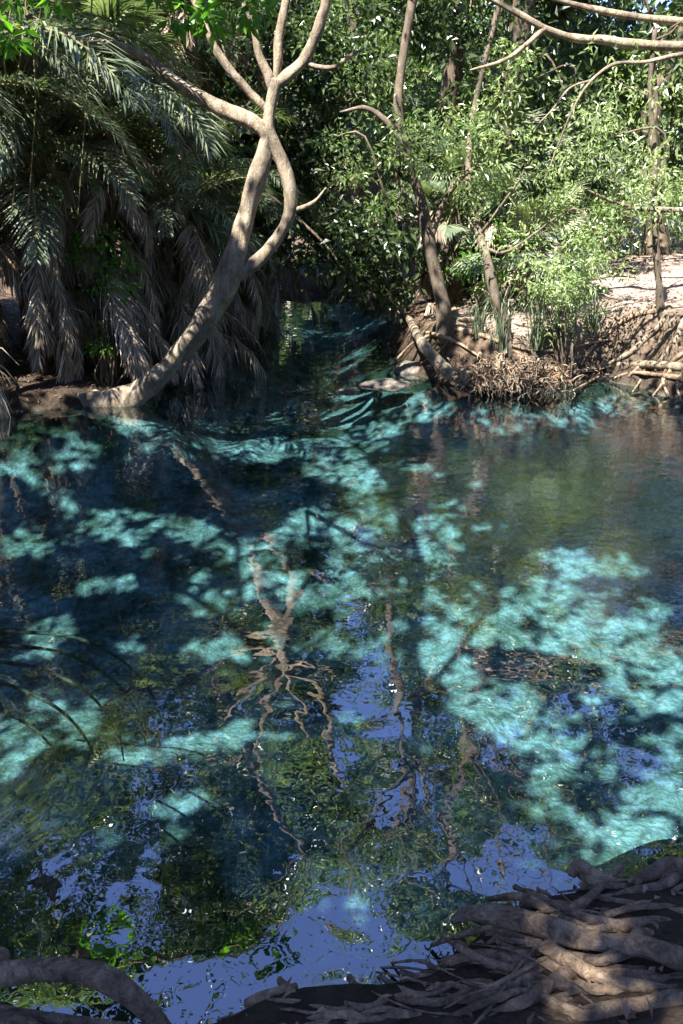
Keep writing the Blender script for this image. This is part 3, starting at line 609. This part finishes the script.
def fan_mesh(name, seed, dead=False):
    r = np.random.default_rng(seed); m = MB(); n = 34
    a = np.linspace(-2.2, 2.2, n) + r.normal(size=n) * .02; L = .62 * (1 - .12 * (a / 2.2) ** 2) * r.uniform(.85, 1.05, n)
    P0 = np.array([.9, 0, -.08 if not dead else -.5])
    D = np.stack([np.cos(a), np.sin(a), -0.05 * np.ones(n) - (1.2 if dead else .12) * np.abs(np.sin(a))], -1); D = unit(D)
    side = np.stack([-np.sin(a), np.cos(a), 0 * a], -1)
    mid = P0 + D * L[:, None] * .55; tip = mid + unit(D + [0, 0, -.5 if not dead else -1.6]) * L[:, None] * .5
    w = .026; fo = np.array([0, 0, .012])
    V = np.stack([P0 + D * .03 - side * .003, P0 + D * .03 + side * .003, mid + side * w + fo, tip, mid - side * w + fo], 1).reshape(-1, 3)
    F = np.arange(n)[:, None] * 5 + np.array([[0, 1, 2, 4]]); F3 = np.arange(n)[:, None] * 5 + np.array([[4, 2, 3]])
    m.add(V, F); m.f.append(F3); nf = 2 * n
    m1 = MB(); tube(m1, [(0, 0, 0), (.45, 0, .04), tuple(P0 + [.04, 0, 0])], [.014, .011, .008], 5, 4, 0)
    m.v += m1.v; m.f += [f + m.n for f in m1.f]
    me = m.mesh(name, M['dead'] if dead else M['palm']); me.materials.append(M['rachis'] if not dead else M['root'])
    mi = np.zeros(len(me.polygons), np.int32); mi[nf:] = 1; me.polygons.foreach_set('material_index', mi)
    return me
FR = [frond_mesh('frond', L_, e_, c_, 20 + k) for k, (L_, e_, c_) in enumerate([(2.6, 1.15, 1.9), (2.3, .8, 1.7), (2.5, .45, 1.5), (2.2, .15, 1.3), (2.7, 1.0, 2.4), (2.4, .6, 2.1)])]
DR = [frond_mesh('dead_frond', L_, e_, c_, 60 + k, True, 84, .46) for k, (L_, e_, c_) in enumerate([(2.2, -.2, 1.6), (2.0, -.6, 1.1), (1.8, .3, 2.4), (2.4, -.9, .7)])]
FA = [fan_mesh('fan_leaf', 80 + k) for k in range(2)]; FD = [fan_mesh('dead_fan_leaf', 90, True)]
def palm(name, x, y, h, ng, nd, label, cat='palm', group='palms along the far left shore', lean=(0, 0), sc=1.0, kind='feather', dead_h=None):
    z = gz(x, y); z = max(z, -.1)
    t = thing(name, (x, y, z), label, cat, group)
    m = MB(); top = np.array([x + lean[0], y + lean[1], z + h])
    tube(m, [(x, y, z - .2), (x + lean[0] * .3, y + lean[1] * .3, z + h * .4), (x + lean[0] * .7, y + lean[1] * .7, z + h * .75), top], [.16 * sc, .13 * sc, .12 * sc, .10 * sc], 10, 8, .2, seed=x)
    m.obj('trunk', M['palmbark'], t)
    inv = t.matrix_basis.inverted()
    G, D = (FR, DR) if kind == 'feather' else (FA, FD)
    def put(me, nm, p, rz, ry, s):
        o = bpy.data.objects.new(nm, me); COL.objects.link(o); o.parent = t
        o.location = Vector(p) - t.location; o.rotation_euler = (rng.normal() * .15, ry, rz); o.scale = (s, s, s)
    for k in range(ng):
        rz = k * 2.399 + rng.normal() * .2
        put(G[int(rng.integers(len(G)))], 'frond' if kind == 'feather' else 'fan_leaf', top + np.array([0, 0, rng.uniform(-.15, .1)]), rz, rng.normal() * .15 if kind == 'feather' else rng.uniform(-1.1, .5), sc * rng.uniform(.8, 1.12))
    for k in range(nd):
        rz = rng.uniform(0, 2 * pi); hh = rng.uniform(.25, 1.0) if dead_h is None else rng.uniform(*dead_h)
        p = np.array([x, y, z]) + (top - np.array([x, y, z])) * hh
        put(D[int(rng.integers(len(D)))], 'dead_frond' if kind == 'feather' else 'dead_fan_leaf', p + np.array([cos(rz) * .1, sin(rz) * .1, 0]), rz, rng.normal() * .2, sc * rng.uniform(.7, 1.1))
    return t
palms = [(-4.45, 10.9, 3.7, 22, 0, (.35, -.3), 1.15, 'frontmost palm at the left edge with big sunlit green fronds'),
         (-6.2, 14.0, 3.0, 16, 24, (0, 0), 1.1, 'palm thick with dead fronds behind the left edge'), (-3.9, 14.9, 2.2, 16, 26, (0, 0), 1.1, 'short palm buried in dry fronds behind the shrub'), (-3.0, 17.6, 2.4, 14, 26, (0, 0), 1.2, 'short palm in the shade behind the pale fork'), (-2.1, 15.3, 2.2, 14, 22, (.1, -.1), .75, 'short palm at the channel under the upper curve of the pale trunk'),
         (-5.0, 11.7, 3.4, 20, 16, (.2, -.2), 1.0, 'palm at the left edge directly behind the frontmost palm'),
         (-4.1, 12.2, 2.6, 18, 26, (.1, -.1), .95, 'palm with a brown skirt just left of the pale trunk base'),
         (-3.3, 12.6, 3.2, 18, 26, (.2, 0), 1.0, 'palm right behind the curve of the pale leaning trunk'),
         (-2.5, 13.7, 2.6, 16, 26, (.2, -.2), .95, 'palm behind the fork, its fronds reaching over the channel'),
         (-4.9, 14.2, 5.2, 20, 14, (0, 0), 1.1, 'tall palm behind the left edge group with its crown near the top'),
         (-3.0, 15.6, 5.0, 20, 16, (.3, 0), 1.1, 'tall palm whose crown spreads behind the long left limb'),
         (-2.3, 17.0, 3.4, 16, 18, (.3, 0), 1.0, 'palm on the left side of the channel mouth'),
         (-1.9, 18.9, 4.6, 16, 18, (.3, 0), 1.1, 'palm deep in shade up the left side of the channel'),
         (-5.9, 12.6, 4.2, 18, 14, (.2, 0), 1.0, 'palm leaning in from beyond the left edge')]
for (x, y, h, g_, d_, ln, sc, lab) in palms: palm('feather_palm', x, y, h, g_, d_, lab, lean=ln, sc=sc)
back_p = [(1.3, 22.4, 3.2, 14, 20, (0, 0), 1.2, 'palm at the dark end of the channel'), (2.9, 18.8, 1.6, 14, 18, (-.2, 0), 1.1, 'low palm right of the channel with dry fronds hanging'),
          (0.0, 26.2, 4.6, 16, 20, (0, 0), 1.3, 'palm closing the end of the channel'), (3.4, 16.6, 1.4, 16, 10, (0, 0), 1.0, 'palm on the bank behind the slim tree')]
for (x, y, h, g_, d_, ln, sc, lab) in back_p: palm('feather_palm', x, y, h, g_, d_, lab, group='palms beyond the right bank and channel', lean=ln, sc=sc)
fans = [(1.95, 15.8, 1.7, 22, 14, .95, 'fan palm at the channel edge left of the dark trunked tree'), (2.6, 16.6, 2.2, 20, 12, 1.1, 'fan palm just behind the dark trunked tree'), (-3.6, 14.0, 4.0, 22, 10, 1.2, 'fan palm with a round sunlit leaf below the long left limb'), (2.9, 14.6, 1.0, 16, 8, .9, 'small fan palm between the two bank trees')]
for (x, y, h, g_, d_, sc, lab) in fans: palm('fan_palm', x, y, h, g_, d_, lab, 'palm', 'fan palms', sc=sc, kind='fan')

# ------------------------------------------------------------------ shrubs, grasses and vines
def shrub(name, x, y, blobs, label, group=None, leaf='leaf', dens=45, **kw):
    z = max(gz(x, y), -.05)
    t = thing(name, (x, y, z), label, 'shrub', group)
    C = blob_points([((x + a_, y + b_, z + c_), r_) for a_, b_, c_, r_ in blobs], dens, .38, 1.2)
    m = MB()
    for T in C[rng.choice(len(C), min(14, len(C)), False)]:
        A = np.array([x, y, z - .05]) + np.array([rng.normal() * .06, rng.normal() * .06, 0]); tube(m, [A, (A + T) / 2 + rng.normal(size=3) * .08, T], [.016, .011, .004], 5, 4, 0)
    if m.n: m.obj('stems', M['bark'], t).name = 'stem'
    m = MB(); twig_clumps(m, C, kw.get('rad', .2), kw.get('per', 22), kw.get('L', .10), kw.get('W', .042)); m.obj('foliage', M[leaf], t, smooth=False)
shrub('shrub', -3.15, 11.9, [(0, 0, .9, (.35, .3, .55)), (.25, 0, 1.5, (.3, .3, .4)), (-.1, -.1, 1.9, (.3, .3, .3))], 'fresh green shrub growing among dry fronds above the pale trunk base', leaf='leaf_fresh', group='shrubs on the banks')
shrub('shrub', 3.2, 12.6, [(-.1, 0, .8, (.35, .3, .4)), (.2, .1, 1.2, (.4, .3, .4)), (-.3, 0, 1.5, (.4, .3, .35))], 'leafy shrub on the edge of the right bank behind the root clump', leaf='leaf_light', group='shrubs on the banks')
shrub('shrub', 2.2, 14.2, [(0, 0, .6, (.5, .4, .4)), (.5, .1, 1.0, (.5, .4, .4))], 'bright low shrub between the dark trunked tree and the slim tree', leaf='leaf_fresh', group='shrubs on the banks')
shrub('shrub', 6.2, 19, [(0, 0, .8, (1.2, .6, .7)), (1.4, .1, 1.0, (1.1, .6, .8)), (-1.2, 0, .7, (.9, .5, .6))], 'wide bush along the top of the sunlit slope', leaf='leaf_light', group='shrubs on the banks', rad=.3)
shrub('shrub', 4.3, 15.6, [(0, 0, .7, (.7, .5, .6)), (.6, .1, 1.2, (.6, .5, .5))], 'bush at the left foot of the sunlit slope', leaf='leaf', group='shrubs on the banks', rad=.28)
shrub('shrub', -0.2, 25.6, [(0, 0, 1.2, (1.8, .6, 1.3)), (1.6, .1, 1.0, (1.1, .6, 1.2)), (-1.8, 0, 1.3, (1.2, .5, 1.4))], 'dark bush at the very end of the channel', leaf='leaf_high', group='shrubs on the banks', rad=.3, L=.16, W=.07)

def grass_tuft(name, p, n, hgt, label, group='reed tufts on the right bank', leaf='palm'):
    t = thing(name, p, label, 'plant', group); m = MB(); m2 = MB()
    for k in range(n):
        a_ = rng.uniform(0, 2 * pi); ln = rng.uniform(.2, .75); h_ = hgt * rng.uniform(.6, 1.1)
        base = np.array(p) + rng.normal(size=3) * [.05, .05, 0]; d = np.array([cos(a_), sin(a_), 0])
        c = np.array([base, base + d * ln * .25 * h_ + [0, 0, h_ * .5], base + d * ln * .6 * h_ + [0, 0, h_ * .85], base + d * ln * h_ + [0, 0, h_ * (.95 - ln * .4)]]); c = spline(c, 3)
        s = np.cross(d, [0, 0, 1.0]); w = np.linspace(.010, .001, len(c))[:, None]
        V = np.stack([c - s * w, c + s * w], 1).reshape(-1, 3); i = np.arange(len(c) - 1)[:, None] * 2
        m.add(V, i + np.array([[0, 1, 3, 2]]))
    m.obj('blades', M[leaf], t, smooth=False).name = 'foliage'
tufts = [((500, 352), 1.0, 'tall arching reed tuft at the left end of the root clump'), ((535, 350), 1.15, 'tallest reed tuft at the water edge under the pale sprays'), ((560, 345), .8, 'reed tuft at the right end of the root clump'), ((590, 335), .7, 'small reed tuft on the bank above the long horizontal root'), ((480, 338), .6, 'short tuft beside the slim trunk')]
for (q, h_, lab) in tufts: grass_tuft('reed_tuft', on_bank(*q, .7), 46, h_, lab)
# vines hanging at the top left
for k, (px, lab) in enumerate([(8, 'thin yellowish vine at the very left edge'), (22, 'yellowish vine second from the left edge'), (38, 'long pale vine crossing the end of the left limb'), (88, 'pale vine hanging right of the leftmost palm crown')]):
    pts = P3([(px + 6, -60), (px + 4, 0), (px + rng.normal() * 3, 50), (px - 4 + rng.normal() * 3, 100), (px - 6, 160), (px - 10, 215)], 10.2)
    m = MB(); tube(m, pts, [.009, .008, .008, .007, .007, .004], 6, 6, .1); tag(m.obj('hanging_vine', M['rachis']), lab, 'vine', 'vines hanging at the top left')

# ------------------------------------------------------------------ right bank: leaning log, roots, root clump, rocks
m = MB(); t = thing('leaning_log', WZ(478, 386), 'bare pale log slanting down the right bank into the water', 'log')
tube(m, [on_bank(408, 322, .9) + [0, 0, .08], PT(421, 341, 12.55), PT(436, 360, 12.3), PT(452, 374, 12.15), PT(470, 379, 12.1), PT(492, 382, 12.1)], [.05, .075, .08, .085, .10, .07], 12, 8, .14, seed=9); m.obj('stem', M['bark_pale'], t)
m = MB(); tube(m, [on_bank(412, 326, .9) + [0, 0, .06], on_bank(404, 318, .9) + [0, 0, .2], on_bank(400, 312, .9) + [0, 0, .38]], [.03, .022, .01], 7, 4, .1); m.obj('broken_branch', M['bark_pale'], t)

bankroots = thing('bank_root_system', on_bank(660, 330), 'exposed roots spreading down the cut face of the right bank below the sapling', 'roots')
BR = [([(668, 308), (660, 325), (645, 340), (632, 352), (615, 362), (590, 370), (565, 376)], .055), ([(672, 315), (668, 335), (655, 352), (640, 366), (628, 378)], .05), ([(683, 318), (676, 340), (664, 356), (655, 372)], .05),
      ([(655, 312), (630, 318), (610, 332), (590, 350), (580, 366)], .04), ([(700, 372), (670, 368), (640, 366), (610, 367), (585, 372), (560, 378)], .065), ([(700, 390), (680, 380), (655, 376), (630, 374), (612, 380)], .045),
      ([(690, 350), (672, 362), (662, 380), (668, 398)], .035), ([(683, 372), (676, 385), (680, 402)], .03), ([(670, 370), (660, 386), (652, 396)], .025), ([(645, 368), (640, 380), (632, 392)], .02),
      ([(440, 318), (465, 322), (490, 318), (515, 324), (540, 330)], .05), ([(455, 330), (480, 336), (505, 345), (530, 352)], .04), ([(400, 330), (430, 334), (460, 345), (485, 362)], .035), ([(447, 335), (425, 338), (408, 348), (395, 362)], .035),
      ([(450, 338), (440, 352), (424, 362), (404, 368)], .03), ([(508, 350), (525, 358), (545, 368), (570, 372)], .035), ([(505, 352), (496, 365), (480, 378)], .03), ([(700, 330), (690, 345), (688, 365), (694, 385)], .05),
      ([(540, 352), (560, 350), (585, 345), (610, 340)], .03), ([(600, 376), (585, 384), (570, 392)], .022), ([(575, 372), (562, 382), (548, 390)], .02)]
for pts, r_ in BR:
    P = []
    for (px, py) in pts:
        q = on_bank(px, py, .6)
        if q[1] > 16 or q[2] < -.05: q = WZ(px, py, 0.05)
        P.append(q + np.array([0, -.03, r_ * .5]))
    m = MB(); tube(m, P, np.linspace(r_, r_ * .45, len(P)), 9, 6, .16, seed=r_ * 900); m.obj('root', M['bark_pale'] if r_ > .046 else M['root'], bankroots)

clump = thing('root_clump', WZ(512, 392), 'shaggy clump of pale dry rootlets at the water edge right of the slanting log', 'roots')
m = MB(); cc = WZ(512, 388, .1)
for k in range(420):
    a_ = rng.normal(size=3) * [.34, .14, .1]; A = cc + a_ + [0, .12, .12]
    d = unit(rng.normal(size=3) + [0, -.8, .3])
    ln = rng.uniform(.06, .26); q_ = rng.normal(size=(3, 3)) * .03; P = [A, A + d * ln * .5 + [0, 0, .02] + q_[0], A + d * ln + [0, 0, -.04] + q_[1], A + d * ln * 1.1 + [0, 0, -.12] + q_[2]]
    tube(m, P, np.array([.013, .010, .007, .003]) * rng.uniform(.4, 1.2), 5, 3, .1)
m.obj('rootlets', M['bark_pale'], clump).name = 'rootlet_mat'
m = MB(); C = cc + rng.normal(size=(120, 3)) * [.38, .14, .08] + [0, .04, .18]; twig_clumps(m, C, .10, 12, .10, .022); m.obj('dry_leaves', M['litter'], clump, smooth=False)

def rock(name, c, r, label, seed, group='rocks at the right bank'):
    import bmesh
    bm = bmesh.new(); bmesh.ops.create_icosphere(bm, subdivisions=4, radius=1)
    V = np.array([v.co[:] for v in bm.verts]); d = 1 + .8 * (fbm(V + seed, 1.1, 3) - .5)[:, None] + .3 * (fbm(V + seed, 4, 3) - .5)[:, None]
    V = V * d * np.array(r) + np.array(c)
    for v, q in zip(bm.verts, V): v.co = q
    for f in bm.faces: f.smooth = True
    me = bpy.data.meshes.new(name); bm.to_mesh(me); bm.free(); me.materials.append(M['rock'])
    return tag(link(name, me), label, 'rock', group)
rock('rock', WZ(385, 385, .0), (.36, .22, .08), 'flat pale rock breaking the surface below the slanting log', 3)
rock('rock', WZ(350, 392, -.03), (.18, .12, .05), 'small wet rock just left of the flat pale rock', 7)
rock('rock', WZ(412, 372, .0), (.28, .2, .16), 'dark rock at the foot of the bank beside the slanting log', 12)

# ------------------------------------------------------------------ bottom left: the arching root; bottom right: tangled roots (parts of their trees)
m = MB(); tube(m, [(-1.9, 1.25, .2), WZ(-40, 976, .12), WZ(0, 974, .16), WZ(40, 969, .2), WZ(85, 973, .22), WZ(118, 986, .2), WZ(146, 1008, .12), WZ(166, 1036, .02), WZ(190, 1080, -.15)], [.07, .05, .038, .036, .037, .037, .036, .034, .034], 18, 14, .13, seed=31, lobes=.07)
m.obj('arching_root', M['root'], archtree)
m = MB(); tube(m, [WZ(-30, 1000, .05), WZ(20, 1014, .05), WZ(70, 1020, .03), WZ(130, 1026, 0)], [.02, .018, .016, .01], 10, 8, .12, seed=35); m.obj('root', M['root'], archtree)
for k, (a1, b1, zz) in enumerate([(0, 0, -.10), (-22, 16, -.14), (-48, 34, -.2), (16, -14, -.18), (-75, 52, -.24)]):  # submerged strands standing in for reflections bent by ripples
    m = MB(); tube(m, [WZ(-60 + a1 * .3, 648 + b1, zz - .1), WZ(0 + a1 * .6, 646 + b1, zz), WZ(60 + a1, 652 + b1, zz), WZ(108 + a1, 676 + b1, zz), WZ(138 + a1, 712 + b1, zz - .05), WZ(146 + a1, 745 + b1, zz - .2)], [.014, .013, .011, .009, .007, .004], 8, 8, .15, seed=k * 3.3); m.obj('root', M['root'], archtree)
m = MB(); tube(m, [WZ(-20, 1030, .12), WZ(10, 1022, .1), WZ(40, 1030, .05)], [.03, .03, .02], 10, 8, .12, seed=36); m.obj('root', M['root'], archtree)
def nroot(pts, r, seed, taper=.75):
    P = [WZ(px, py, z) for px, py, z in pts]
    m = MB(); tube(m, P, np.array(r) * np.ones(len(P)) if hasattr(r, '__len__') else np.linspace(r * taper, r, len(P)), 16, 12, .22, seed=seed, lobes=.11); m.obj('root', M['root'], rootree)
big = [([(452, 921, .20), (475, 914, .24), (520, 921, .28), (560, 932, .30), (600, 941, .30), (640, 946, .32), (690, 962, .34), (760, 975, .4)], [.014, .030, .036, .036, .036, .036, .042, .05]),
       ([(572, 866, .10), (590, 880, .16), (610, 888, .18), (640, 893, .18), (690, 905, .2)], [.012, .024, .024, .026, .03]),
       ([(570, 874, .14), (578, 866, .17), (592, 872, .18), (615, 884, .16), (640, 884, .16), (665, 876, .2), (700, 868, .22)], [.02, .028, .026, .022, .022, .028, .03]),
       ([(630, 884, .18), (650, 874, .22), (668, 862, .24), (690, 866, .26), (720, 872, .3)], [.022, .026, .026, .028, .03]),
       ([(520, 905, .12), (560, 906, .16), (600, 915, .18), (640, 920, .2), (700, 930, .24)], [.012, .02, .022, .022, .026]),
       ([(600, 898, .2), (630, 905, .22), (660, 913, .24), (700, 916, .26)], [.014, .02, .022, .024]),
       ([(437, 968, .08), (460, 960, .14), (490, 958, .18), (530, 965, .2), (580, 965, .24), (620, 975, .26), (700, 985, .3)], [.010, .022, .026, .024, .024, .026, .03]),
       ([(480, 1000, .16), (520, 990, .2), (560, 985, .24), (600, 992, .26), (640, 985, .28), (700, 978, .3)], [.018, .024, .026, .024, .026, .03]),
       ([(560, 1030, .24), (600, 1012, .28), (640, 1005, .3), (700, 1000, .34)], [.022, .026, .028, .03]),
       ([(430, 978, .05), (400, 992, .08), (350, 998, .10), (300, 1008, .08), (255, 1020, .05), (220, 1040, 0)], [.026, .024, .022, .022, .018, .012]),
       ([(520, 1024, .22), (470, 1008, .18), (420, 1000, .14), (370, 1005, .1), (320, 1020, .06), (290, 1050, 0)], [.03, .028, .026, .024, .022, .018]),
       ([(280, 980, .03), (288, 990, .08), (300, 998, .10), (330, 1010, .12), (370, 1024, .14)], [.014, .022, .02, .02, .02]),
       ([(350, 978, .03), (360, 990, .08), (385, 1000, .12), (430, 1012, .16)], [.012, .016, .018, .02]),
       ([(246, 1004, 0.02), (262, 1000, .05), (280, 994, .08), (296, 986, .07)], [.012, .02, .022, .012])]
for k, (p_, r_) in enumerate(big): nroot(p_, r_, 40 + k * 3.3)
for k in range(190):
    # thinner roots following the fan of the big ones
    x0 = rng.uniform(455, 690); lo = 905 + (690 - x0) * .33; y0 = rng.uniform(max(lo - 40, 880), 1030)
    if x0 < 520 and y0 < 960: y0 += 50
    sl = -.15 + .65 * (y0 - 870) / 150 + rng.normal() * (.45 if k % 3 else 1.3); ln = rng.uniform(90, 230)
    pts = []; z_ = rng.uniform(.10, .28) * (1 if x0 > 500 else .7); a_ = rng.uniform(0, 6)
    for j in range(5):
        s_ = j / 4 - .5; px = x0 + s_ * ln; py = y0 + s_ * ln * sl * .6 + sin(a_ + j * 1.7) * 9
        # stay on the bank
        g_ = WZ(px, py, z_); 
        e_ = z_ + sin(a_ + j * 1.3) * .03
        if j in (0, 4): e_ = gz(g_[0], g_[1]) - .03
        pts.append((px, py, e_))
    if min(float(-shore_dist(*[np.array([c]) for c in WZ(px, py, 0)[:2]])[0]) for px, py, _ in pts) < -.12: continue
    r_ = rng.uniform(.005, .02) if k < 90 else rng.uniform(.003, .007)
    nroot(pts, [r_ * .6, r_ * .9, r_, r_, r_ * .9], 100 + k)

for k in range(26):
    x0 = rng.uniform(250, 480); y0 = rng.uniform(1000, 1050) - max(0, x0 - 400) * .2; pts = []; a_ = rng.uniform(0, 6); ln = rng.uniform(60, 150)
    for j in range(5):
        s_ = j / 4 - .5; px = x0 + s_ * ln; py = y0 - s_ * ln * .15 + sin(a_ + j * 1.5) * 6; g_ = WZ(px, py, .05); e_ = gz(g_[0], g_[1])
        pts.append((px, py, e_ + (-.03 if j in (0, 4) else .015 + .03 * rng.random())))
    r_ = rng.uniform(.005, .016); nroot(pts, [r_ * .5, r_ * .9, r_, r_, r_ * .8], 300 + k)

# ------------------------------------------------------------------ litter and sticks
m = MB(); n = 15000
X = rng.uniform(-8, 9, n); Y = rng.uniform(10.5, 22, n); k = shore_dist(X, Y) < -.15; X, Y = X[k], Y[k]
X2 = rng.uniform(-.6, 3.2, 900); Y2 = rng.uniform(1.2, 3.2, 900); k = shore_dist(X2, Y2) < -.05; X = np.r_[X, X2[k]]; Y = np.r_[Y, Y2[k]]
Z = gh(X, Y) + .012; n = len(X); D = rng.normal(size=(n, 3)) * [1, 1, .2]; U = rng.normal(size=(n, 3)) * .3 + [0, 0, 1]
leaves(m, np.stack([X, Y, Z], -1), D, U, rng.uniform(.03, .07, n), rng.uniform(.012, .025, n))
tag(m.obj('fallen_leaves', M['litter'], smooth=False), 'dry fallen leaves scattered over the banks', 'leaf litter', kind='stuff')

# far wood all round, one mass
m = MB(); n = 26000
a_ = rng.uniform(0, 2 * pi, n); r_ = rng.uniform(36, 50, n); C = np.stack([np.cos(a_) * r_, 8 + np.sin(a_) * r_, rng.uniform(.0, 1, n) ** 1.2 * 15], -1)
C = C[fbm(C, .18, 2) > .30 + .012 * C[:, 2]]; twig_clumps(m, C, 1.5, 30, .55, .26); tag(m.obj('far_woods', M['leaf'], smooth=False), 'far green wood seen through gaps behind the pool', 'woods', kind='stuff')
